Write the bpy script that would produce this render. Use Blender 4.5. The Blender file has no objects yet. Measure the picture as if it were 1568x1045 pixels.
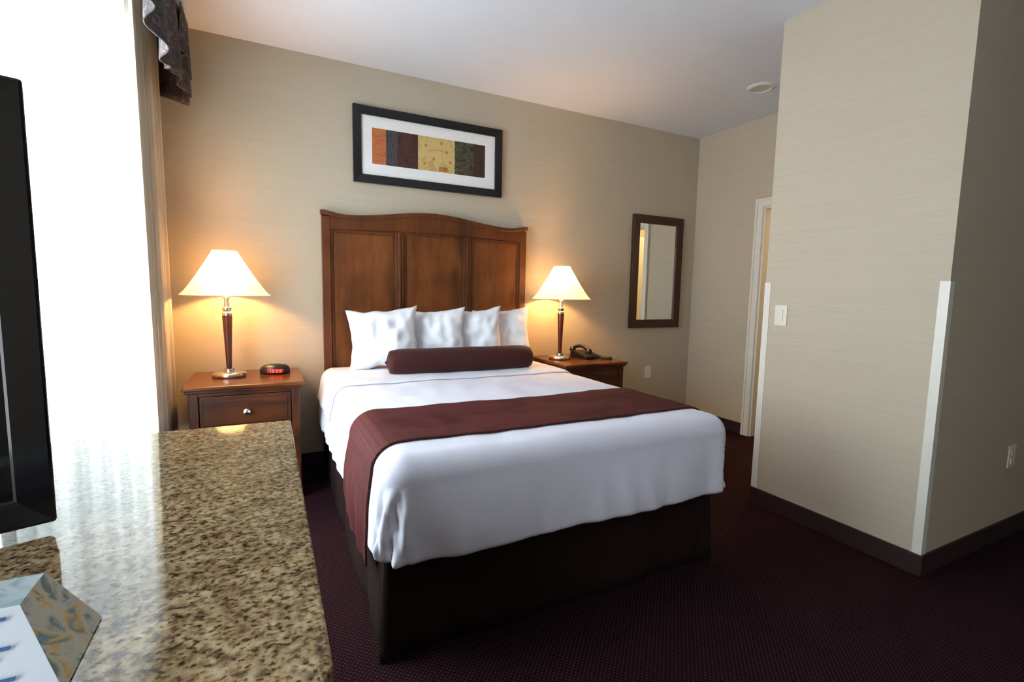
import bpy, bmesh, math, random
from mathutils import Vector, Matrix, noise
random.seed(4)
S=bpy.context.scene
COL=S.collection
S.view_settings.view_transform='Standard'
S.view_settings.look='None'
S.view_settings.exposure=0.28

# ---------------------------------------------------------------- materials
def lin(c):
    return tuple(((x/255.)/12.92 if x/255.<=.04045 else ((x/255.+.055)/1.055)**2.4) for x in c)
class MB:
    def __init__(s,name):
        s.m=bpy.data.materials.new(name); s.m.use_nodes=True
        s.nt=s.m.node_tree; s.N=s.nt.nodes; s.L=s.nt.links
        s.b=s.N['Principled BSDF']; s.out=s.N['Material Output']
    def n(s,t,**k):
        x=s.N.new(t)
        for a,v in k.items():
            if a in x.inputs: x.inputs[a].default_value=v
            else: setattr(x,a,v)
        return x
    def l(s,a,b): s.L.new(a,b)
    def coords(s,scale=(1,1,1),kind='Object'):
        tc=s.n('ShaderNodeTexCoord'); mp=s.n('ShaderNodeMapping'); mp.inputs['Scale'].default_value=scale
        s.l(tc.outputs[kind],mp.inputs[0]); return mp.outputs[0]
    def ramp(s,fac,stops,interp='LINEAR'):
        r=s.n('ShaderNodeValToRGB'); r.color_ramp.interpolation=interp
        e=r.color_ramp.elements
        while len(e)<len(stops): e.new(.5)
        for i,(p,c) in enumerate(stops):
            e[i].position=p; e[i].color=(*c,1)
        s.l(fac,r.inputs[0]); return r.outputs[0]
    def bump(s,h,st=.2,dist=.01):
        b=s.n('ShaderNodeBump'); b.inputs['Strength'].default_value=st; b.inputs['Distance'].default_value=dist
        s.l(h,b.inputs['Height']); s.l(b.outputs[0],s.b.inputs['Normal'])
def simple(name,c,rough=.5,metal=0,var=.06,scale=30,spec=.5,coat=0,bump=0):
    k=MB(name); c=lin(c)
    v=k.coords()
    nz=k.n('ShaderNodeTexNoise',Scale=float(scale),Detail=3.0); k.l(v,nz.inputs['Vector'])
    lo=tuple(x*(1-var) for x in c); hi=tuple(min(1,x*(1+var)) for x in c)
    k.l(k.ramp(nz.outputs[0],[(.3,lo),(.7,hi)]),k.b.inputs['Base Color'])
    k.b.inputs['Roughness'].default_value=rough; k.b.inputs['Metallic'].default_value=metal
    k.b.inputs['Specular IOR Level'].default_value=spec
    if coat: k.b.inputs['Coat Weight'].default_value=coat
    if bump: k.bump(nz.outputs[0],bump,.003)
    return k.m
def wallpaper():
    k=MB('wallpaper_beige')
    v=k.coords((6,6,300))
    nz=k.n('ShaderNodeTexNoise',Scale=1.0,Detail=3.0,Roughness=.6); k.l(v,nz.inputs['Vector'])
    v2=k.coords((1.5,1.5,80)); n2=k.n('ShaderNodeTexNoise',Scale=1.0,Detail=2.0); k.l(v2,n2.inputs['Vector'])
    mx=k.n('ShaderNodeMath',operation='ADD'); k.l(nz.outputs[0],mx.inputs[0]); k.l(n2.outputs[0],mx.inputs[1])
    ml=k.n('ShaderNodeMath',operation='MULTIPLY'); k.l(mx.outputs[0],ml.inputs[0]); ml.inputs[1].default_value=.5
    k.l(k.ramp(ml.outputs[0],[(.33,lin((184,172,152))),(.5,lin((188,176,156))),(.67,lin((192,180,161)))]),k.b.inputs['Base Color'])
    k.b.inputs['Roughness'].default_value=.6; k.b.inputs['Specular IOR Level'].default_value=.3
    k.bump(nz.outputs[0],.02,.001)
    return k.m
def carpet(name='carpet_maroon'):
    k=MB(name)
    v=k.coords((1,1,1))
    rot=k.n('ShaderNodeMapping'); rot.inputs['Rotation'].default_value=(0,0,math.radians(45)); rot.inputs['Scale'].default_value=(75,75,75)
    k.l(v,rot.inputs[0])
    vo=k.n('ShaderNodeTexVoronoi',Scale=1.0,Randomness=.12); k.l(rot.outputs[0],vo.inputs['Vector'])
    nz=k.n('ShaderNodeTexNoise',Scale=3.0,Detail=4.0); k.l(v,nz.inputs['Vector'])
    c1=k.ramp(vo.outputs['Distance'],[(.16,lin((68,41,44))),(.38,lin((32,17,22)))])
    mx=k.n('ShaderNodeMix',data_type='RGBA',blend_type='MULTIPLY'); mx.inputs[0].default_value=1
    k.l(c1,mx.inputs[6]); k.l(k.ramp(nz.outputs[0],[(.3,(.8,.8,.8)),(.7,(1,1,1))]),mx.inputs[7])
    k.l(mx.outputs[2],k.b.inputs['Base Color']); k.b.inputs['Roughness'].default_value=.95
    k.b.inputs['Specular IOR Level'].default_value=.05
    k.bump(vo.outputs['Distance'],.5,.004)
    return k.m
def granite():
    k=MB('granite')
    v=k.coords((1,1,1))
    n1=k.n('ShaderNodeTexNoise',Scale=84.0,Detail=3.0,Roughness=.6); k.l(v,n1.inputs['Vector'])
    n2=k.n('ShaderNodeTexNoise',Scale=140.0,Detail=2.0,Roughness=.5); k.l(k.coords((1,1.3,1)),n2.inputs['Vector'])
    n3=k.n('ShaderNodeTexNoise',Scale=24.0,Detail=2.0); k.l(v,n3.inputs['Vector'])
    base=k.ramp(n1.outputs[0],[(.35,lin((98,82,64))),(.44,lin((142,120,90))),(.54,lin((174,151,112))),(.66,lin((188,174,146)))])
    sp=k.ramp(n2.outputs[0],[(.34,(.18,.15,.13)),(.42,(.62,.55,.5)),(.47,(1,1,1))])
    mx=k.n('ShaderNodeMix',data_type='RGBA',blend_type='MULTIPLY'); mx.inputs[0].default_value=1
    k.l(base,mx.inputs[6]); k.l(sp,mx.inputs[7])
    m2=k.n('ShaderNodeMix',data_type='RGBA',blend_type='MULTIPLY'); m2.inputs[0].default_value=1
    k.l(mx.outputs[2],m2.inputs[6]); k.l(k.ramp(n3.outputs[0],[(.35,(.7,.66,.62)),(.6,(1,1,1))]),m2.inputs[7])
    k.l(m2.outputs[2],k.b.inputs['Base Color']); k.b.inputs['Roughness'].default_value=.05
    k.b.inputs['Specular IOR Level'].default_value=.13
    return k.m
def wood(name,dark,mid,light,rough=.35,axis='z'):
    k=MB(name)
    sc={'z':(7,7,1.1),'x':(1.1,7,7)}[axis]
    v=k.coords(sc); nz=k.n('ShaderNodeTexNoise',Scale=2.2,Detail=5.0,Roughness=.6,Distortion=.5); k.l(v,nz.inputs['Vector'])
    n2=k.n('ShaderNodeTexNoise',Scale=3.5,Detail=3.0); k.l(k.coords(),n2.inputs['Vector'])
    ad=k.n('ShaderNodeMath',operation='ADD'); k.l(nz.outputs[0],ad.inputs[0]); k.l(n2.outputs[0],ad.inputs[1])
    h=k.n('ShaderNodeMath',operation='MULTIPLY'); h.inputs[1].default_value=.5; k.l(ad.outputs[0],h.inputs[0])
    k.l(k.ramp(h.outputs[0],[(.36,lin(dark)),(.5,lin(mid)),(.64,lin(light))]),k.b.inputs['Base Color'])
    k.b.inputs['Roughness'].default_value=rough; k.b.inputs['Specular IOR Level'].default_value=.4
    return k.m
def fabric(name,c,rough=.85,scale=220,bump=.15,sheen=.2):
    k=MB(name); v=k.coords()
    nz=k.n('ShaderNodeTexNoise',Scale=float(scale),Detail=2.0); k.l(v,nz.inputs['Vector'])
    c=lin(c); k.l(k.ramp(nz.outputs[0],[(.3,tuple(x*.9 for x in c)),(.7,c)]),k.b.inputs['Base Color'])
    k.b.inputs['Roughness'].default_value=rough; k.b.inputs['Sheen Weight'].default_value=sheen
    k.b.inputs['Specular IOR Level'].default_value=.2
    k.bump(nz.outputs[0],bump,.002); return k.m
def quilted(name,c1,c2):
    k=MB(name); v=k.coords((1,1,1))
    mp=k.n('ShaderNodeMapping'); mp.inputs['Rotation'].default_value=(0,0,math.radians(45)); mp.inputs['Scale'].default_value=(60,60,60)
    k.l(v,mp.inputs[0]); vo=k.n('ShaderNodeTexVoronoi',Scale=1.0,Randomness=.05,distance='CHEBYCHEV'); k.l(mp.outputs[0],vo.inputs['Vector'])
    k.l(k.ramp(vo.outputs['Distance'],[(.3,lin(c2)),(.46,lin(c1))]),k.b.inputs['Base Color'])
    k.b.inputs['Roughness'].default_value=.75; k.b.inputs['Specular IOR Level'].default_value=.2; k.bump(vo.outputs['Distance'],-.3,.003)
    return k.m
def sheer_mat():
    k=MB('sheer_curtain_fabric'); k.N.remove(k.b)
    tr=k.n('ShaderNodeBsdfTranslucent'); tr.inputs[0].default_value=(.86,.93,.93,1)
    tp=k.n('ShaderNodeBsdfTransparent'); tp.inputs[0].default_value=(1,1,1,1)
    df=k.n('ShaderNodeBsdfDiffuse'); df.inputs[0].default_value=(.9,.92,.92,1)
    m1=k.n('ShaderNodeMixShader'); m1.inputs[0].default_value=.2; k.l(tr.outputs[0],m1.inputs[1]); k.l(df.outputs[0],m1.inputs[2])
    m2=k.n('ShaderNodeMixShader'); m2.inputs[0].default_value=.16; k.l(m1.outputs[0],m2.inputs[1]); k.l(tp.outputs[0],m2.inputs[2])
    k.l(m2.outputs[0],k.out.inputs[0]); return k.m
def drape_mat():
    k=MB('drape_fabric'); 
    nz=k.n('ShaderNodeTexNoise',Scale=60.0); k.l(k.coords((1,1,.1)),nz.inputs['Vector'])
    k.N.remove(k.b)
    c=k.ramp(nz.outputs[0],[(.3,lin((190,178,158))),(.7,lin((204,193,174)))])
    tr=k.n('ShaderNodeBsdfTranslucent'); df=k.n('ShaderNodeBsdfDiffuse'); k.l(c,tr.inputs[0]); k.l(c,df.inputs[0])
    m=k.n('ShaderNodeMixShader'); m.inputs[0].default_value=.10; k.l(df.outputs[0],m.inputs[1]); k.l(tr.outputs[0],m.inputs[2])
    k.l(m.outputs[0],k.out.inputs[0]); return k.m
def shade_mat():
    k=MB('lampshade_fabric'); k.N.remove(k.b)
    tr=k.n('ShaderNodeBsdfTranslucent'); tr.inputs[0].default_value=(.86,.76,.60,1)
    df=k.n('ShaderNodeBsdfDiffuse'); df.inputs[0].default_value=(.9,.82,.70,1)
    em=k.n('ShaderNodeEmission'); em.inputs[0].default_value=(1,.80,.48,1); em.inputs[1].default_value=.33
    m=k.n('ShaderNodeMixShader'); m.inputs[0].default_value=.72; k.l(tr.outputs[0],m.inputs[1]); k.l(df.outputs[0],m.inputs[2])
    a=k.n('ShaderNodeAddShader'); k.l(m.outputs[0],a.inputs[0]); k.l(em.outputs[0],a.inputs[1]); k.l(a.outputs[0],k.out.inputs[0])
    return k.m
def emit(name,c,s):
    k=MB(name); k.b.inputs['Base Color'].default_value=(*c,1); k.b.inputs['Emission Color'].default_value=(*c,1); k.b.inputs['Emission Strength'].default_value=s
    return k.m
def glass():
    k=MB('window_glass'); k.N.remove(k.b); t=k.n('ShaderNodeBsdfTransparent'); g=k.n('ShaderNodeBsdfGlossy'); g.inputs['Roughness'].default_value=.02
    m=k.n('ShaderNodeMixShader'); m.inputs[0].default_value=.05; k.l(t.outputs[0],m.inputs[1]); k.l(g.outputs[0],m.inputs[2]); k.l(m.outputs[0],k.out.inputs[0]); return k.m
def pattern(name,stops,scale=18,dist=2.0,stretch=(1,1,1),rough=.7):
    k=MB(name); nz=k.n('ShaderNodeTexNoise',Scale=float(scale),Detail=3.0,Distortion=dist); k.l(k.coords(stretch),nz.inputs['Vector'])
    k.l(k.ramp(nz.outputs[0],[(p,lin(c)) for p,c in stops]),k.b.inputs['Base Color']); k.b.inputs['Roughness'].default_value=rough
    return k.m
WALL=wallpaper(); CARPET=carpet(); GRAN=granite()
CEIL=simple('ceiling_paint',(220,223,232),.9,var=.01,scale=8)
TRIM=simple('trim_paint',(222,218,208),.4,var=.02)
BASE=simple('baseboard_vinyl',(42,23,24),.6,var=.2,scale=60)
HEAD=wood('headboard_wood',(74,38,15),(106,58,24),(128,74,33),.42)
HEADD=wood('headboard_wood_frame',(64,31,13),(90,47,19),(106,57,25),.42)
NSW=wood('nightstand_wood',(48,23,12),(76,38,18),(94,49,24),.35,'x')
NSTOP=wood('nightstand_top_wood',(68,34,15),(102,54,24),(124,69,32),.25,'x')
DARKW=wood('mirror_wood',(40,22,14),(58,32,19),(74,40,24),.35)
DRESS=wood('dresser_wood',(60,26,12),(90,42,20),(110,54,26),.35,'x')
STEEL=simple('brushed_nickel',(205,202,196),.25,1,var=.04)
LWOOD=wood('lamp_wood',(58,24,14),(88,40,24),(106,52,30),.3)
WHITE=fabric('white_linen',(226,227,241),.8,260,.08,.1)
PILLOW=fabric('pillow_linen',(232,233,240),.8,260,.08,.1)
MAROON=quilted('runner_fabric',(68,25,26),(90,40,39))
BOLST=fabric('bolster_fabric',(64,25,24),.8,200,.2,.1)
SKIRT=fabric('bed_skirt_fabric',(34,18,16),.9,180,.15,.0)
BLACK=simple('black_plastic',(18,18,20),.3,var=.1)
BLACKF=simple('black_frame_lacquer',(18,18,21),.25,var=.1)
TVM=simple('tv_plastic',(9,11,16),.15,var=.1)
MAT=simple('mat_board',(235,233,232),.8,var=.01)
SHEER=sheer_mat(); DRAPE=drape_mat(); SHADE=shade_mat(); GLASS=glass()
VAL=pattern('valance_floral',[(.36,(30,25,30)),(.46,(66,56,58)),(.53,(36,31,35)),(.6,(100,82,80)),(.7,(48,40,42))],13,2.5)
PLATE=simple('plate_plastic',(222,216,200),.4,var=.02)

# ---------------------------------------------------------------- mesh helpers
def obj(name,bm,mat,parent=None,smooth=False,bev=0,seg=2,loc=None,rot=None,mats=None):
    me=bpy.data.meshes.new(name); bmesh.ops.recalc_face_normals(bm,faces=bm.faces[:]); bm.to_mesh(me); bm.free()
    o=bpy.data.objects.new(name,me); COL.objects.link(o)
    for m in (mats or [mat]): me.materials.append(m)
    if smooth:
        for p in me.polygons: p.use_smooth=True
    if bev:
        b=o.modifiers.new('bevel','BEVEL'); b.width=bev; b.segments=seg; b.limit_method='ANGLE'; b.angle_limit=math.radians(40)
    if parent: o.parent=parent
    if loc: o.location=loc
    if rot: o.rotation_euler=rot
    return o
def empty(name,loc=(0,0,0),rot=(0,0,0)):
    e=bpy.data.objects.new(name,None); COL.objects.link(e); e.location=loc; e.rotation_euler=rot; e.empty_display_size=.1; return e
def addbox(bm,x0,x1,y0,y1,z0,z1,mi=0):
    vs=[bm.verts.new((x,y,z)) for x in (x0,x1) for y in (y0,y1) for z in (z0,z1)]
    for f in ((0,1,3,2),(4,6,7,5),(0,4,5,1),(2,3,7,6),(0,2,6,4),(1,5,7,3)):
        fc=bm.faces.new([vs[i] for i in f]); fc.material_index=mi
def box(name,x0,x1,y0,y1,z0,z1,mat,parent=None,bev=0,seg=2):
    bm=bmesh.new(); addbox(bm,x0,x1,y0,y1,z0,z1); return obj(name,bm,mat,parent,bev=bev,seg=seg)
def boxes(name,lst,mat,parent=None,bev=0):
    bm=bmesh.new()
    for b in lst: addbox(bm,*b)
    return obj(name,bm,mat,parent,bev=bev)
def lathe(name,prof,mat,parent=None,n=40,loc=(0,0,0),smooth=True,capb=True,capt=True,bev=0):
    bm=bmesh.new(); rings=[]
    for r,z in prof:
        rings.append([bm.verts.new((r*math.cos(2*math.pi*i/n),r*math.sin(2*math.pi*i/n),z)) for i in range(n)])
    for a,b in zip(rings,rings[1:]):
        for i in range(n): bm.faces.new((a[i],a[(i+1)%n],b[(i+1)%n],b[i]))
    if capb: bm.faces.new(rings[0][::-1])
    if capt: bm.faces.new(rings[-1])
    o=obj(name,bm,mat,parent,smooth=smooth,loc=loc)
    if smooth:
        m=o.modifiers.new('es','EDGE_SPLIT'); m.split_angle=math.radians(50)
    return o
def extr(name,pts,y0,y1,mat,parent=None,bev=0,axis='y',smooth=False):
    bm=bmesh.new()
    def P(a,b,t): return {'y':(a,t,b),'x':(t,a,b),'z':(a,b,t)}[axis]
    A=[bm.verts.new(P(a,b,y0)) for a,b in pts]; B=[bm.verts.new(P(a,b,y1)) for a,b in pts]
    n=len(pts)
    bm.faces.new(A); bm.faces.new(B[::-1])
    for i in range(n): bm.faces.new((A[i],B[i],B[(i+1)%n],A[(i+1)%n]))
    return obj(name,bm,mat,parent,bev=bev,smooth=smooth)
def grid(name,fn,nu,nv,mat,parent=None,loc=None,rot=None,sub=0,solid=0,mats=None,mfn=None):
    bm=bmesh.new(); V=[[bm.verts.new(fn(i/nu,j/nv)) for j in range(nv+1)] for i in range(nu+1)]
    for i in range(nu):
        for j in range(nv):
            f=bm.faces.new((V[i][j],V[i+1][j],V[i+1][j+1],V[i][j+1]))
            if mfn: f.material_index=mfn(i/nu,j/nv)
    o=obj(name,bm,mat,parent,smooth=True,loc=loc,rot=rot,mats=mats)
    if solid:
        m=o.modifiers.new('solid','SOLIDIFY'); m.thickness=solid; m.offset=0
    if sub:
        m=o.modifiers.new('sub','SUBSURF'); m.levels=sub; m.render_levels=sub
    return o
def tube(name,pts,r,mat,parent=None,res=3):
    c=bpy.data.curves.new(name,'CURVE'); c.dimensions='3D'; c.bevel_depth=r; c.bevel_resolution=res; c.use_fill_caps=True
    s=c.splines.new('POLY'); s.points.add(len(pts)-1)
    for p,q in zip(s.points,pts): p.co=(*q,1)
    o=bpy.data.objects.new(name,c); COL.objects.link(o); c.materials.append(mat)
    if parent: o.parent=parent
    return o

# ---------------------------------------------------------------- room shell
H=2.8
XR=3.525; PX=2.301; PY0=-1.717; PY1=-2.592; YF=-5.6; XE=5.6; WX=-1.02; AX=-1.55
box('floor',-1.75,XE+.1,YF-.1,.12,-.1,0,CARPET)
box('ceiling',-1.75,XE+.1,YF-.1,.12,H,H+.1,CEIL)
box('wall_back',-1.14,XR+.12,0,.12,0,H,WALL)
wy0,wy1,wz0,wz1=-2.02,-.40,.45,2.5
boxes('wall_left',[(WX-.12,WX,-2.15,wy0,0,H),(WX-.12,WX,wy1,0,0,H),(WX-.12,WX,wy0,wy1,0,wz0),(WX-.12,WX,wy0,wy1,wz1,H)],WALL)
box('wall_alcove',AX-.12,WX-.12,-2.15,-2.05,0,H,WALL)
vy0,vy1,vz0,vz1=-5.0,-3.5,.5,2.4  # opening for the added, unseen fill window
boxes('wall_left_near',[(AX-.12,AX,YF,vy0,0,H),(AX-.12,AX,vy1,-2.15,0,H),(AX-.12,AX,vy0,vy1,0,vz0),(AX-.12,AX,vy0,vy1,vz1,H)],WALL)
box('wall_front',AX-.12,XE+.1,YF-.1,YF,0,H,WALL)
box('wall_right',XE,XE+.1,YF,PY1,0,H,WALL)
box('wall_partition',PX,XE+.1,PY1,PY0,0,H,WALL)
dy0,dy1,dz=-1.56,-.76,2.035
boxes('wall_closet',[(XR,XR+.12,dy1,0,0,H),(XR,XR+.12,PY0,dy0,0,H),(XR,XR+.12,dy0,dy1,dz,H)],WALL)
BATH=simple('bath_paint',(214,190,130),.7,var=.03)
boxes('wall_bathroom',[(5.0,5.1,PY0,0,0,H),(XR+.12,5.1,0,.12,0,H)],BATH)
bh=.1;bt=.012
box('baseboard_back',WX,XR,-bt,0,0,bh,BASE,bev=.003)
box('baseboard_left',WX,WX+bt,-2.1,-bt,0,bh,BASE,bev=.003)
box('baseboard_closet',XR-bt,XR,-.69,-bt,0,bh,BASE)
box('baseboard_partition',PX-bt,PX,PY1-bt,PY0,0,bh,BASE,bev=.003)
box('baseboard_right',PX,XE,PY1-bt,PY1,0,bh,BASE,bev=.003)
box('baseboard_front',AX,XE,YF,YF+bt,0,bh,BASE)
w_=.035;t_=.003
boxes('trim_1',[(PX-t_,PX,PY1-t_,PY1+w_,bh,1.347),(PX,PX+w_,PY1-t_,PY1,bh,1.347)],TRIM)
boxes('trim_2',[(PX-t_,PX,PY0-w_,PY0+t_,bh,1.347),(PX,PX+w_,PY0,PY0+t_,bh,1.347)],TRIM)
fr=empty('door_frame')
boxes('casing',[(XR-.018,XR,dy1,dy1+.07,0,dz),(XR-.018,XR,dy0-.07,dy0,0,dz),(XR-.018,XR,dy0-.07,dy1+.07,dz,dz+.07)],TRIM,fr)
boxes('casing_bead',[(XR-.026,XR-.018,dy1+.05,dy1+.0695,0,dz+.05),(XR-.026,XR-.018,dy0-.0695,dy1+.0695,dz+.05,dz+.0695)],TRIM,fr)
boxes('jamb',[(XR+.001,XR+.124,dy1-.015,dy1,0,dz-.015),(XR+.001,XR+.124,dy0,dy0+.015,0,dz-.015),(XR+.001,XR+.124,dy0,dy1,dz-.015,dz)],TRIM,fr)
d=empty('door_1')
box('leaf',XR+.13,XR+.93-.04,dy0+.02,dy0+.06,.01,dz-.02,TRIM,d,bev=.003)
lathe('knob',[(.012,0),(.012,.03),(.028,.04),(.03,.055),(.02,.068)],STEEL,d,n=20,loc=(XR+.82,dy0+.06,1.0)).rotation_euler=(-math.pi/2,0,0)

# windows
w=empty('window_1')
def winframe(p,xi,y0,y1,z0,z1,mid):
    t=.05; x0,x1=xi-.09,xi-.04
    L=[(x0,x1,y0,y0+t,z0,z1),(x0,x1,y1-t,y1,z0,z1),(x0,x1,y0+t,y1-t,z0,z0+t),(x0,x1,y0+t,y1-t,z1-t,z1)]
    for m in mid: L.append((x0,x1,m-.025,m+.025,z0+t,z1-t))
    boxes('frame',L,TRIM,p)
    box('glass',xi-.067,xi-.063,y0+t,y1-t,z0+t,z1-t,GLASS,p)
    box('sill',xi-.04,xi+.008,y0,y1,z0,z0+.018,TRIM,p,bev=.003)
winframe(w,WX,wy0,wy1,wz0,wz1,[-1.5])
w2=empty('added_fill_window'); winframe(w2,AX,vy0,vy1,vz0,vz1,[(vy0+vy1)/2])  # added window out of view, only a source of fill light
def cur(y0,y1,z0,z1,x,amp,per,drift=0):
    def fn(u,v):
        y=y0+(y1-y0)*u; z=z0+(z1-z0)*v
        ph=2*math.pi*(y-y0)/per+1.2*math.sin(y*5)
        a=amp*(1-.35*v)
        return (x+a*math.sin(ph)+.3*a*math.sin(2.3*ph+v*2), y+.25*a*math.cos(ph)+drift*(1-v), z)
    return fn
sc=empty('sheer_curtain'); 
grid('panel',cur(-2.09,-.50,.16,2.66,-.925,.024,.085),420,10,SHEER,sc)
dc=empty('drape')
drf=cur(-.78,-.19,.42,2.70,-.855,.018,.095)
def drape_fn(u,v):
    if u<.85: return drf(u/.85,v)
    k=(u-.85)/.15; a=drf(1,v); return (a[0]+(-1.005-a[0])*k,a[1]+.012*math.sin(k*9),a[2])  # return to the wall, added to block window light leaking past the drape
grid('panel',drape_fn,190,14,DRAPE,dc,solid=.003)
vb=empty('window_valance')
def valf(u,v):
    L1=1.88; t=u*(L1+.28); yy=-2.04+t
    zb=2.385+.03*math.sin(t*9+.5)-.05*abs(math.sin(t*2.6))-.09*math.exp(-((yy+.85)/.33)**2); z=2.74-(2.74-zb)*v
    r=.022*v*math.sin(t*38+2*math.sin(t*3))+.012*math.sin(t*19)
    if t<L1: return (-.72+r,yy,z)
    k=t-L1; return (-.72-k,-2.04+L1+r*.6,z)
grid('fabric',valf,260,12,VAL,vb,solid=.006)
def jab(u,v):
    z=2.73-(.24+.07*u)*v
    r=.03*math.sin(u*16)*v
    return (-.70+r-.02*v,-.46+.26*u,z)
grid('tail',jab,60,10,VAL,vb,solid=.006)
box('board',WX,-.73,-2.04,-.17,2.72,2.745,TRIM,vb)

# ---------------------------------------------------------------- headboard
hb=empty('headboard')
W=1.575
def topz(x):
    c=abs(x-W/2)/(W/2)
    if c<.80: return 1.772+.060*(.5+.5*math.cos(math.pi*c/.80))
    return 1.772+.022*(.5-.5*math.cos(math.pi*(c-.80)/.20))
N=60
xs=[W*i/N for i in range(N+1)]
extr('back_panel',[(0.004,.05)]+[(min(max(x,.004),W-.004),topz(x)-.012) for x in xs]+[(W-.004,.05)],-.03,-.006,HEAD,hb)
rb=lambda x:1.665+.022*math.sin(math.pi*x/W)
ix=[.0551+(W-.1102)*i/N for i in range(N+1)]
extr('top_rail',[(x,rb(x)) for x in ix]+[(x,topz(x)-.014) for x in ix[::-1]],-.054,-.0305,HEADD,hb)
bm=bmesh.new(); prof=[(-.062,-.030),(-.066,-.022),(-.068,-.008),(-.062,0),(-.006,0),(-.006,-.012),(-.0299,-.012),(-.0299,-.030)]
R=[]
for x,z in [( -.005+ (W+.010)*i/N, topz(W*i/N)) for i in range(N+1)]:
    R.append([bm.verts.new((x,py,z+pz)) for py,pz in prof])
for a,b in zip(R,R[1:]):
    for i in range(len(prof)): bm.faces.new((a[i],b[i],b[(i+1)%len(prof)],a[(i+1)%len(prof)]))
bm.faces.new(R[0]); bm.faces.new(R[-1][::-1]); obj('cap_moulding',bm,HEADD,hb)
def stile(n,x0,x1,z1,y=-.054): return box(n,x0,x1,y,-.0305,.05,z1,HEADD,hb,bev=.003)
stile('stile_1',0,.055,1.755,-.056); stile('stile_2',W-.055,W,1.755,-.056); stile('stile_3',.50,.56,1.680); stile('stile_4',1.03,1.09,1.682)
for i,(a,b) in enumerate([(.055,.50),(.56,1.03),(1.09,W-.055)]):
    t=.014; zt=min(rb(a),rb(b))-.002
    boxes('panel_bead_%d'%(i+1),[(a+.0005,a+t,-.044,-.0302,.6,zt-t),(b-t,b-.0005,-.044,-.0302,.6,zt-t),(a+.0005,b-.0005,-.044,-.0302,zt-t,zt+.004)],HEADD,hb)
for i,x in enumerate((.53,1.06)): box('stile_bead_%d'%i,x-.009,x+.009,-.063,-.0535,.6,1.672,HEADD,hb,bev=.004)
box('leg_l',0.002,.053,-.053,-.008,0,.0495,HEADD,hb); box('leg_r',W-.053,W-.002,-.053,-.008,0,.0495,HEADD,hb)

# ---------------------------------------------------------------- bed
bed=empty('bed')
X0,X1,YFt,YH,ZT=-.025,1.565,-2.14,-.09,.715
re=.085; xi0=X0+re; xi1=X1-re; yi=YFt+re
def surf(a,b,off=0,tuck=True,Hm=.29):
    ox=0;sx=0
    if a<xi0: ox=xi0-a;sx=-1
    elif a>xi1: ox=a-xi1;sx=1
    oy=max(0,yi-b)
    px=min(max(a,xi0),xi1); py=max(b,yi)
    p=3.0
    o=(ox**p+oy**p)**(1/p) if (ox>0 or oy>0) else 0
    hyp=math.hypot(ox,oy)
    n=Vector((sx*ox/hyp,-oy/hyp,0)) if hyp>1e-9 else Vector((0,0,0))
    q=re*math.pi/2
    nz=noise.noise(Vector((a*3.1,b*3.1,.3)))
    if o<=q:
        ph=o/re; r=(re+off)*math.sin(ph); z=ZT+off-(re+off)*(1-math.cos(ph)); h=0
    else:
        h=o-q; r=re+off; z=ZT-re-h
        bl=.028 if sx<=0 else .028-.040*min(1,ox/.08)
        r+=bl*math.sin(min(1,h/Hm)*math.pi*.62)
        if tuck and h>Hm-.05:
            k=(h-(Hm-.05))/.05; r-=.045*k*k; z+=.02*k
    w=min(1,h/.20)
    U=a if oy>=ox else b+9
    fold=w*(.020*noise.noise(Vector((U*3.6,h*1.2,1.7)))+.009*noise.noise(Vector((U*10,h*3.5,4.1)))+.003*noise.noise(Vector((U*21,h*9,8.1))))
    fold+=.0035*w*math.sin(U*36+5*nz)
    cf=min(ox,oy)/(hyp+1e-6)
    an=math.atan2(oy,ox+1e-6)
    cw=min(1,h/.08)*min(1,cf*2.5)
    fold+=cw*(.014*math.sin(an*9+h*16)+.012*noise.noise(Vector((an*4,h*14,3.0)))*1.6)
    top=(1-min(1,o/.08))*(.007*nz+.005*noise.noise(Vector((a*8,b*5,2)))+.0015*noise.noise(Vector((a*5+b*9,b*16-a*6,5))))
    r+=fold
    return Vector((px+n.x*r,py+n.y*r,z+top))
L=re*math.pi/2+.29
A0,A1=xi0-L,xi1+L; B0=yi-L
grid('comforter',lambda u,v:surf(A0+(A1-A0)*u,B0+(YH-B0)*v),230,260,WHITE,bed,solid=.006)
Lr=re*math.pi/2+.34
grid('runner',lambda u,v:surf(xi0-Lr+(xi1-xi0+2*Lr)*u,-1.96+.49*v,.010,False),180,60,MAROON,bed,solid=.006)
Ls=re*math.pi/2+.10
grid('folded_sheet',lambda u,v:surf(xi0-Ls+(xi1-xi0+2*Ls)*u,-.83+.62*v,.008+.008*math.sin(math.pi*min(1,v*9)/2),False),150,60,WHITE,bed,solid=.005)
box('mattress',.04,1.48,-2.04,-.1,.30,.62,WHITE,bed,bev=.05,seg=4)
box('box_spring',.05,1.47,-2.02,-.1,.06,.30,SKIRT,bed,bev=.02)
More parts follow.
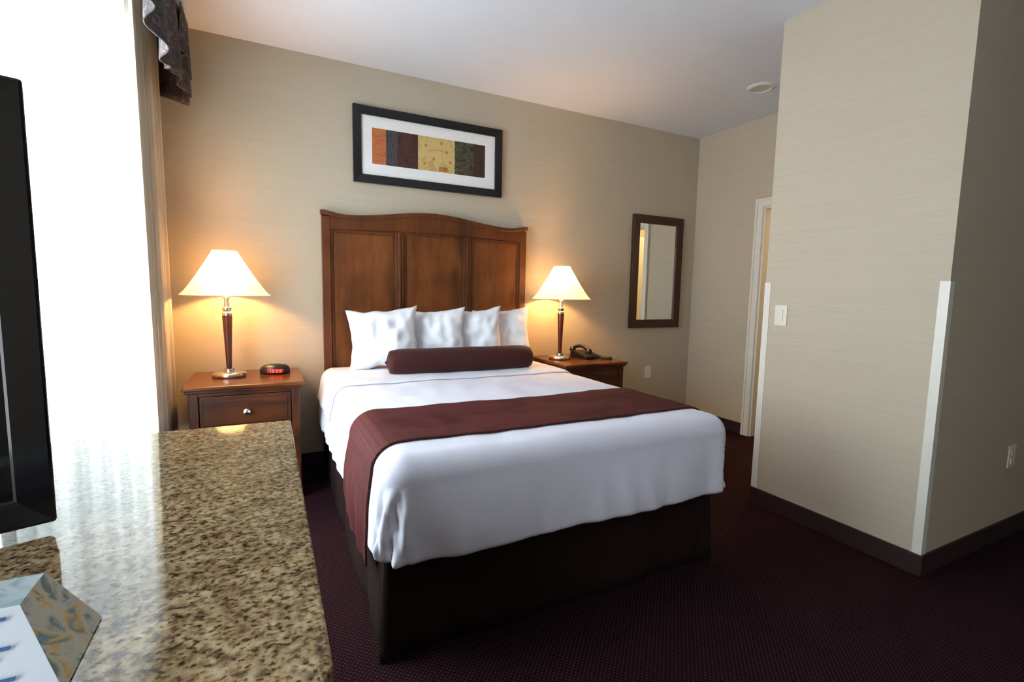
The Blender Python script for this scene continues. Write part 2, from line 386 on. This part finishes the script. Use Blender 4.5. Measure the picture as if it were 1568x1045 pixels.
def skirtf(u,v):
    xa,xb,yf,yh=-.005,1.515,-2.068,-.1; l1=yh-yf; l2=xb-xa; T=2*l1+l2; t=u*T; z=.50*(1-v)+.004*v
    w=.004+.012*v; 
    if t<l1: p=Vector((xa,yh-t,z)); n=Vector((-1,0,0)); dc=l1-t
    elif t<l1+l2: p=Vector((xa+t-l1,yf,z)); n=Vector((0,-1,0)); dc=min(t-l1,l1+l2-t)
    else: p=Vector((xb,yf+t-l1-l2,z)); n=Vector((1,0,0)); dc=t-l1-l2
    corner=math.exp(-(dc/.06)**2)
    off=w*math.sin(t*11+noise.noise(Vector((t*3,0,0)))*4)*.6+.010*v
    c=Vector(((xa+xb)/2,-1.0,0))
    p=p+n*off
    if corner>.02: p=p+Vector((math.copysign(1,p.x-c.x),-1,0))*corner*.018*v*math.cos(dc*60)
    return p
grid('bed_skirt',skirtf,400,10,SKIRT,bed,solid=.004)

def pillow(name,cx,cy,cz,w,h,t,lean,yaw,roll,seed,parent=None):
    def side(sg):
        def fn(u,v):
            a=u*2-1;b=v*2-1
            ea=1-.13*(1-b*b)**1.0*abs(a)**2; eb=1-.13*(1-a*a)*abs(b)**2
            x=a*w/2*ea; z=b*h/2*eb
            tk=(max(0,1-abs(a)**2.4)*max(0,1-abs(b)**2.4))**.6
            nn=noise.noise(Vector((a*1.7+seed,b*1.7,seed)))*.3+noise.noise(Vector((a*4+seed,b*3,seed+3)))*.25
            cr=.16*math.sin(9*(a*.7+b)+seed)*max(0,abs(a*b))
            y=sg*t/2*tk*(1+nn+cr)
            x+=.008*noise.noise(Vector((b*3,seed,1)))*abs(a); z+=.012*noise.noise(Vector((a*3,seed,5)))*abs(b)
            return (x,y,z)
        return fn
    bm=bmesh.new(); n=44
    for sg in (1,-1):
        f=side(sg); V=[[bm.verts.new(f(i/n,j/n)) for j in range(n+1)] for i in range(n+1)]
        for i in range(n):
            for j in range(n): bm.faces.new((V[i][j],V[i+1][j],V[i+1][j+1],V[i][j+1]))
    bmesh.ops.remove_doubles(bm,verts=bm.verts[:],dist=.0004)
    o=obj(name,bm,PILLOW,parent,smooth=True)
    o.location=(cx,cy,cz); o.rotation_euler=(lean,roll,yaw)
    return o
ln=math.radians(-17); R_=math.radians
pillow('pillow',1.285,-.235,.935,.45,.42,.15,ln,R_(-24),R_(-5),1)
pillow('pillow',1.02,-.275,.935,.46,.42,.16,ln,R_(-26),R_(-6),5)
pillow('pillow',.715,-.285,.935,.48,.42,.16,ln,R_(-22),R_(-4),9)
pillow('pillow',.355,-.33,.935,.48,.43,.18,ln,R_(-14),R_(-5),13)
bl=empty('bolster_pillow',(.825,-.60,.725+.082),(0,0,math.radians(-2)))
bm=bmesh.new(); n=48; M=60; rings=[]
for i in range(M+1):
    s=i/M*2-1; x=s*.505
    e=max(0,1-abs(s)**14)**.5; r=.083*(.62+.38*e)+.002*noise.noise(Vector((x*9,0,0)))
    if abs(s)>=.9999: r*=.55
    rings.append([bm.verts.new((x,r*math.cos(2*math.pi*k/n)*1.05,r*math.sin(2*math.pi*k/n)*1.0)) for k in range(n)])
for a,b in zip(rings,rings[1:]):
    for k in range(n): bm.faces.new((a[k],a[(k+1)%n],b[(k+1)%n],b[k]))
bm.faces.new(rings[0][::-1]); bm.faces.new(rings[-1]); obj('cushion',bm,BOLST,bl,smooth=True)
for sgn in (-1,1):
    bm=bmesh.new(); bmesh.ops.create_uvsphere(bm,u_segments=16,v_segments=10,radius=.012); o=obj('end_button_%d'%(1 if sgn<0 else 2),bm,BOLST,bl,smooth=True); o.location=(sgn*.507,0,0)

# ---------------------------------------------------------------- nightstands
def nightstand(x0,x1,y0=-.585,y1=-.03):
    e=empty('nightstand',((x0+x1)/2,0,0)); hw=(x1-x0)/2
    def B(n,a,b,c,d_,f,g,m,bev=0): return box(n,a,b,c,d_,f,g,m,e,bev)
    B('top',-hw,hw,y0,y1,.698,.72,NSTOP,.006)
    B('top_moulding',-hw+.012,hw-.012,y0+.012,y1,.682,.6979,NSW,.004)
    i=.03
    B('side_l',-hw+i+.003,-hw+i+.02,y0+i+.05,y1-.05,.1,.6815,NSW); B('side_r',hw-i-.02,hw-i-.003,y0+i+.05,y1-.05,.1,.6815,NSW)
    B('back',-hw+i+.045,hw-i-.045,y1-.02,y1-.006,.1,.6815,NSW); B('bottom',-hw+i+.021,hw-i-.021,y0+i+.04,y1-.021,.1,.12,NSW)
    for k,(sx,sy) in enumerate(((-1,y0+i),(1,y0+i),(-1,y1-.045),(1,y1-.045))):
        xx=sx*(hw-i-.018); B('leg_%d'%(k+1),xx-.022,xx+.022,sy-.004,sy+.04,0,.6815,NSW,.003)
    fa=hw-i-.041
    for nm,a,b in (('rail_top',.662,.6815),('rail_mid',.445,.47),('rail_low',.12,.15)): B(nm,-fa,fa,y0+i,y0+i+.02,a,b,NSW)
    fa-=.004
    for k,(a,b) in enumerate(((.474,.658),(.154,.441))):
        B('drawer_%d'%(k+1),-fa,fa,y0+i-.001,y0+i+.3,a,b,NSW,.003)
        B('drawer_panel_%d'%(k+1),-fa+.022,fa-.022,y0+i-.009,y0+i-.0012,a+.022,b-.022,NSW,.004)
        kn=lathe('knob_%d'%(k+1),[(.007,0),(.007,.014),(.016,.018),(.018,.026),(.012,.032)],STEEL,e,n=20,loc=(0,y0+i-.008,(a+b)/2)); kn.rotation_euler=(math.pi/2,0,0)
    return e
nightstand(-.765,-.16); nightstand(1.655,2.25)

# ---------------------------------------------------------------- table lamps
BULB=emit('bulb_glow',(1,.85,.6),4)
def lamp(x,y,z=.7202):
    e=empty('table_lamp',(x,y,z))
    lathe('base',[(.088,0),(.092,.004),(.092,.022),(.086,.028),(.03,.030),(.028,.034),(.028,.05),(.02,.052)],STEEL,e,n=48)
    lathe('stem',[(.014,.05),(.015,.06),(.018,.15),(.024,.30),(.027,.36),(.025,.371)],LWOOD,e,n=32)
    lathe('collar',[(.027,.372),(.028,.385),(.02,.39),(.018,.395),(.026,.405),(.026,.418),(.016,.424),(.012,.45),(.012,.47)],STEEL,e,n=32)
    pr=[]
    for i in range(13):
        t=i/12; r=.235+(.066-.235)*(t**.86); pr.append((r,.495+.258*t))
    lathe('shade',pr,SHADE,e,n=64,capb=False,capt=False)
    for nm,(r,zz) in (('shade_rim_lower',pr[0]),('shade_rim_upper',pr[-1])):
        tube(nm,[(r*math.cos(2*math.pi*k/64),r*math.sin(2*math.pi*k/64),zz) for k in range(65)],.003,SHADE,e)
    lathe('socket',[(.018,.471),(.018,.53),(.012,.535)],STEEL,e,n=20)
    bm=bmesh.new(); bmesh.ops.create_uvsphere(bm,u_segments=20,v_segments=14,radius=.03); o=obj('bulb',bm,BULB,e,smooth=True); o.location=(0,0,.565)
    ld=bpy.data.lights.new('lamp_light','POINT'); ld.energy=18; ld.color=(1,.53,.17); ld.shadow_soft_size=.04
    lo=bpy.data.objects.new('lamp_light',ld); COL.objects.link(lo); lo.parent=e; lo.location=(0,0,.64)
lamp(-.56,-.26); lamp(1.80,-.26)

# ---------------------------------------------------------------- clock radio
ck=empty('alarm_clock',(-.31,-.24,.72),(0,0,math.radians(-4)))
bm=bmesh.new(); n=48; rg=[]
for (s,z) in ((.9,0),(1,.006),(1,.022),(.93,.042),(.72,.056),(.35,.062),(.05,.063)):
    rg.append([bm.verts.new((.088*s*math.cos(2*math.pi*k/n),.055*s*math.sin(2*math.pi*k/n),z)) for k in range(n)])
for a,b in zip(rg,rg[1:]):
    for k in range(n): bm.faces.new((a[k],a[(k+1)%n],b[(k+1)%n],b[k]))
bm.faces.new(rg[0][::-1]); bm.faces.new(rg[-1]); obj('case',bm,BLACK,ck,smooth=True)
RED=emit('clock_red_panel',(.35,.005,.008),.3); DIG=emit('clock_digits',(1,.15,.08),2.5)
box('display',-.042,.05,-.0595,-.03,.012,.035,RED,ck,bev=.004)
segs=[]
for i,cx in enumerate((-.026,-.008,.014,.032)):
    for s in ['bc','abged','abcdef','abgcd'][i]:
        a_=.005; h_=.008; zc=.0235
        q={'a':(cx-a_,cx+a_,zc+h_-.0015,zc+h_),'g':(cx-a_,cx+a_,zc-.0007,zc+.0007),'d':(cx-a_,cx+a_,zc-h_,zc-h_+.0015),'b':(cx+a_-.0015,cx+a_,zc,zc+h_),'c':(cx+a_-.0015,cx+a_,zc-h_,zc),'f':(cx-a_,cx-a_+.0015,zc,zc+h_),'e':(cx-a_,cx-a_+.0015,zc-h_,zc)}[s]
        segs.append((q[0],q[1],-.0608,-.0596,q[2],q[3]))
boxes('digits',segs,DIG,ck)
boxes('buttons',[(-.03+i*.022,-.014+i*.022,-.012,.004,.061,.065) for i in range(3)],STEEL,ck)

# ---------------------------------------------------------------- telephone
ph=empty('telephone',(2.05,-.27,.72),(0,0,math.radians(8)))
extr('body',[(-.10,0),(.10,0),(.10,.055),(.06,.062),(-.10,.022)],-.085,.085,BLACK,ph,bev=.006,axis='x')
boxes('keypad',[(-.012+i*.022,.004+i*.022,-.072+j*.02,-.060+j*.02,.030+j*.005,.037+j*.005) for i in range(3) for j in range(4)],simple('phone_keys',(90,90,92),.5),ph)
hs=[(-.055,-.105+ .21*t,.075+.028*math.sin(math.pi*t)) for t in [i/14 for i in range(15)]]
tube('handset_grip',hs,.014,BLACK,ph,res=4)
for k,yy in enumerate((-.1,.1)):
    lathe('handset_cup_%d'%(k+1),[(.022,0),(.027,.006),(.027,.02),(.02,.034),(.01,.038)],BLACK,ph,n=28,loc=(-.055,yy,.05))
cord=[]
for i in range(260):
    t=i/259; ang=t*2*math.pi*24
    cord.append((.03+.12*t,-.14-.06*math.sin(t*math.pi)+.008*math.cos(ang),.012+.008*math.sin(ang)))
cord=[(-.055,-.12,.06),(-.03,-.13,.03)]+cord+[(.15,-.06,.012),(.08,.02,.02)]
tube('cord',cord,.0028,BLACK,ph,res=2)

# ---------------------------------------------------------------- framed art
ar=empty('picture_frame')
ax0,ax1,az0,az1=.218,1.356,2.011,2.532
def frame4(n,x0,x1,z0,z1,w,y0,y1,mat,par,bev=.004):
    bm=bmesh.new()
    o=[(x0,z0),(x1,z0),(x1,z1),(x0,z1)]; i_=[(x0+w,z0+w),(x1-w,z0+w),(x1-w,z1-w),(x0+w,z1-w)]
    V={}
    for k in range(4):
        for nm,pt in (('o',o[k]),('i',i_[k])):
            for yy in (y0,y1):
                y2=yy
                if yy==y0 and nm=='i': y2=yy+.006
                V[(nm,k,yy)]=bm.verts.new((pt[0],y2,pt[1]))
    for k in range(4):
        j=(k+1)%4
        bm.faces.new((V['o',k,y0],V['o',j,y0],V['i',j,y0],V['i',k,y0]))
        bm.faces.new((V['o',k,y1],V['i',k,y1],V['i',j,y1],V['o',j,y1]))
        bm.faces.new((V['o',k,y0],V['o',k,y1],V['o',j,y1],V['o',j,y0]))
        bm.faces.new((V['i',k,y0],V['i',j,y0],V['i',j,y1],V['i',k,y1]))
    return obj(n,bm,mat,par,bev=bev)
frame4('frame',ax0,ax1,az0,az1,.058,-.034,-.002,BLACKF,ar)
box('mat_board',ax0+.04,ax1-.04,-.012,-.004,az0+.04,az1-.04,MAT,ar)
AR=[(.350,.447,[(.3,(164,88,50)),(.6,(190,114,68)),(.75,(176,102,58))],9,(1,1,4)),
    (.447,.530,[(.35,(36,44,58)),(.5,(62,64,70)),(.62,(92,72,54))],16,(9,1,1)),
    (.530,.680,[(.35,(56,26,25)),(.5,(76,42,34)),(.65,(60,32,34))],12,(1,1,1)),
    (.680,.965,[(.35,(184,156,98)),(.5,(204,178,116)),(.66,(200,172,110)),(.76,(186,120,66))],11,(1,1,1)),
    (.965,1.035,[(.4,(30,30,30)),(.5,(98,90,62)),(.6,(36,36,36))],26,(1,1,1)),
    (1.035,1.120,[(.4,(36,38,42)),(.5,(90,82,60)),(.62,(50,44,40))],20,(1,1,1)),
    (1.120,1.215,[(.35,(44,28,22)),(.5,(66,44,32)),(.65,(50,33,28))],18,(1,1,5))]
for i,(a,b,st,sc_,stv) in enumerate(AR):
    box('print_%d'%(i+1),a,b-.0005,-.0135,-.0122,2.15,2.395,pattern('art_print_%d'%(i+1),st,sc_,1.5,stv),ar)
ACC=pattern('art_print_accent',[(.4,(150,96,44)),(.6,(176,120,58))],14)
boxes('print_boxes',[(.84,.91,-.0145,-.0136,2.155,2.19)],ACC,ar)
bm=bmesh.new()
for (fx,fz) in ((.74,2.33),(.80,2.24),(.90,2.30),(.86,2.36),(.73,2.20),(.93,2.23)):
    c=bm.verts.new((fx,-.0142,fz)); ring=[bm.verts.new((fx+.011*(1+.35*math.cos(5*a))*math.cos(a),-.0142,fz+.011*(1+.35*math.cos(5*a))*math.sin(a))) for a in [2*math.pi*k/30 for k in range(30)]]
    for k in range(30): bm.faces.new((c,ring[k],ring[(k+1)%30]))
obj('print_flowers',bm,simple('art_flower',(196,110,56),.7),ar)

mr=empty('wall_mirror')
frame4('frame',2.714,3.333,.943,2.005,.078,-.04,-.002,DARKW,mr,bev=.006)
k=MB('mirror_glass'); k.b.inputs['Metallic'].default_value=1; k.b.inputs['Roughness'].default_value=.01; k.b.inputs['Base Color'].default_value=(.88,.9,.88,1)
box('glass',2.78,3.267,-.02,-.006,1.01,1.94,k.m,mr)

# ---------------------------------------------------------------- switches, outlets, downlight
sw=empty('light_switch'); 
box('plate',PX-.006,PX,-1.865,-1.79,1.10,1.218,PLATE,sw,bev=.002)
box('paddle',PX-.010,PX-.0062,-1.843,-1.812,1.125,1.193,TRIM,sw)
o1=empty('wall_outlet'); box('plate',2.955,3.03,-.006,0,.44,.56,PLATE,o1,bev=.002); boxes('sockets',[(2.975,3.01,-.009,-.0062,.465,.493),(2.975,3.01,-.009,-.0062,.507,.535)],TRIM,o1)
o2=empty('wall_outlet'); box('plate',3.11,3.19,PY1-.006,PY1,.39,.51,PLATE,o2,bev=.002); boxes('sockets',[(3.13,3.17,PY1-.009,PY1-.0062,.412,.442),(3.13,3.17,PY1-.009,PY1-.0062,.458,.488)],TRIM,o2)
dl=empty('recessed_downlight',(2.96,-1.08,H))
lathe('ring',[(.095,0),(.095,-.008),(.075,-.014),(.068,-.006)],TRIM,dl,n=48,capb=False,capt=False)
lathe('reflector',[(.070,-.007),(.03,-.003)],simple('reflector_grey',(196,192,186),.4),dl,n=40,capb=False,capt=True)

# ---------------------------------------------------------------- counter-height dresser with granite top
dr=empty('dresser')
gz=.93
gx0,gx1,gy0,gy1=-1.36,-.296,-3.222,-2.300
bm=bmesh.new()
pts=[(gx0,gy1),(gx0,gy0)]
cr=.02
for k in range(7): a=-math.pi/2+k*math.pi/12; pts.append((gx1-cr+cr*math.cos(a),gy0+cr+cr*math.sin(a)))
for k in range(7): a=k*math.pi/12; pts.append((gx1-.008+.008*math.cos(a),gy1-.008+.008*math.sin(a)))
A_=[bm.verts.new((x,y,gz-.03)) for x,y in pts]; B_=[bm.verts.new((x,y,gz)) for x,y in pts]
bm.faces.new(A_); bm.faces.new(B_[::-1])
for i in range(len(pts)): bm.faces.new((A_[i],B_[i],B_[(i+1)%len(pts)],A_[(i+1)%len(pts)]))
obj('granite_top',bm,GRAN,dr,bev=.004,seg=3)
box('carcass',gx0+.01,gx1-.036,gy0+.03,gy1-.03,.08,gz-.0301,DRESS,dr,bev=.004)
box('plinth',gx0+.03,gx1-.06,gy0+.05,gy1-.05,0,.0799,DRESS,dr)
for j in range(3):
    for i in range(2):
        ya=gy0+.045+i*.42; za=.10+j*.262
        box('drawer_%d'%(j*2+i+1),gx1-.0358,gx1-.018,ya,ya+.405,za,za+.245,DRESS,dr,bev=.004)
        kn=lathe('knob_%d'%(j*2+i+1),[(.007,0),(.007,.012),(.016,.016),(.012,.026)],STEEL,dr,n=18,loc=(gx1-.02,ya+.202,za+.122)); kn.rotation_euler=(0,math.pi/2,0)

tc=empty('tent_card')
za,zb=.979,.9312
T=[(-.663,-3.078,za),(-.547,-3.078,za),(-.547,-3.0235,za),(-.663,-3.0235,za)]
Bm=[(-.702,-3.146,zb),(-.500,-3.146,zb),(-.500,-3.043,zb),(-.702,-3.007,zb)]
def quad(n,ps,m,th=.001):
    bm=bmesh.new(); bm.faces.new([bm.verts.new(p) for p in ps]); o=obj(n,bm,m,tc); s=o.modifiers.new('s','SOLIDIFY'); s.thickness=th; s.offset=0; return o
TEAL=pattern('card_teal_print',[(.35,(130,176,182)),(.5,(206,220,222)),(.65,(160,196,204))],40,1.0)
PICT=pattern('card_floral_print',[(.36,(112,128,120)),(.45,(178,178,166)),(.54,(190,188,176)),(.62,(204,170,100)),(.7,(112,144,156))],42,1.0)
CARD=simple('card_white',(206,216,224),.6,var=.02)
quad('top_panel',T,TEAL); quad('front_panel',[T[0],T[1],Bm[1],Bm[0]],CARD); quad('side_panel',[T[1],T[2],Bm[2],Bm[1]],PICT); quad('back_panel',[T[2],T[3],Bm[3],Bm[2]],CARD); quad('left_panel',[T[3],T[0],Bm[0],Bm[3]],PICT)
INK=simple('card_ink',(60,96,150),.6)
bm=bmesh.new()
for i in range(8):
    s0=.12+.105*i; s1=s0+.04
    def pt(x,s): return Vector((x,-3.078-.068*s-.0018,za-(za-zb)*s+.0026))
    xr=-.556+.03*s0-.010*(i%3)
    bm.faces.new([bm.verts.new(pt(x,s)) for x,s in ((-.650,s0),(xr,s0),(xr,s1),(-.650,s1))])
o=obj('text_lines',bm,INK,tc)

# ---------------------------------------------------------------- television standing on the counter
ang=math.radians(20)
tv=empty('television',(-.604,-2.803,0),(0,0,ang))
tz0,tz1=.950,1.515
box('cabinet',-.80,0,.0025,.055,tz0,tz1,TVM,tv,bev=.008,seg=3)
frame4('bezel',-.80,0,tz0,tz1,.04,-.012,.002,TVM,tv,bev=.004)
box('screen',-.761,-.039,-.005,.002,tz0+.039,tz1-.039,simple('tv_screen_glass',(8,9,12),.05,var=.02),tv)
box('back_housing',-.66,-.14,.0555,.09,tz0+.08,tz1-.1,TVM,tv,bev=.01)
box('stand_neck',-.45,-.35,.01,.05,gz+.012,tz0+.002,TVM,tv)
box('stand_foot',-.62,-.18,-.06,.12,gz+.0004,gz+.0121,TVM,tv,bev=.004)

# ---------------------------------------------------------------- lights
def area(name,loc,rot,sx,sy,e,c=(1,1,1)):
    l=bpy.data.lights.new(name,'AREA'); l.shape='RECTANGLE'; l.size=sx; l.size_y=sy; l.energy=e; l.color=c
    o=bpy.data.objects.new(name,l); COL.objects.link(o); o.location=loc; o.rotation_euler=rot; return o
area('daylight_window_1',(WX-.16,(wy0+wy1)/2,(wz0+wz1)/2),(0,-math.pi/2,0),2.05,1.62,135,(.87,.94,1))
area('added_fill_light',(AX-.16,(vy0+vy1)/2,(vz0+vz1)/2),(0,-math.pi/2,0),1.9,1.5,44,(.9,.95,1))  # added fill light for the front of the room, no known source
bl_=bpy.data.lights.new('bathroom_light','POINT'); bl_.energy=34; bl_.color=(1,.75,.4); bl_.shadow_soft_size=.1
bo=bpy.data.objects.new('bathroom_light',bl_); COL.objects.link(bo); bo.location=(4.3,-.8,2.5)
wd=bpy.data.worlds.new('World'); S.world=wd; wd.use_nodes=True; bg=wd.node_tree.nodes['Background']; bg.inputs[0].default_value=(.85,.93,1,1); bg.inputs[1].default_value=2.0

# ---------------------------------------------------------------- camera
yw=math.radians(26.668);t=math.radians(5.838);r=math.radians(1.082)
fw=Vector((math.sin(yw)*math.cos(t),math.cos(yw)*math.cos(t),-math.sin(t)))
rt=Vector((math.cos(yw),-math.sin(yw),0));up=rt.cross(fw)
Rv=rt*math.cos(r)+up*math.sin(r); Uv=up*math.cos(r)-rt*math.sin(r); Bv=-fw
cd=bpy.data.cameras.new('camera'); cd.sensor_width=36; cd.lens=745.54/1568*36; cd.clip_start=.02
cam=bpy.data.objects.new('camera',cd); COL.objects.link(cam)
cam.matrix_world=Matrix(((Rv.x,Uv.x,Bv.x,-.340),(Rv.y,Uv.y,Bv.y,-3.641),(Rv.z,Uv.z,Bv.z,1.268),(0,0,0,1)))
S.camera=cam
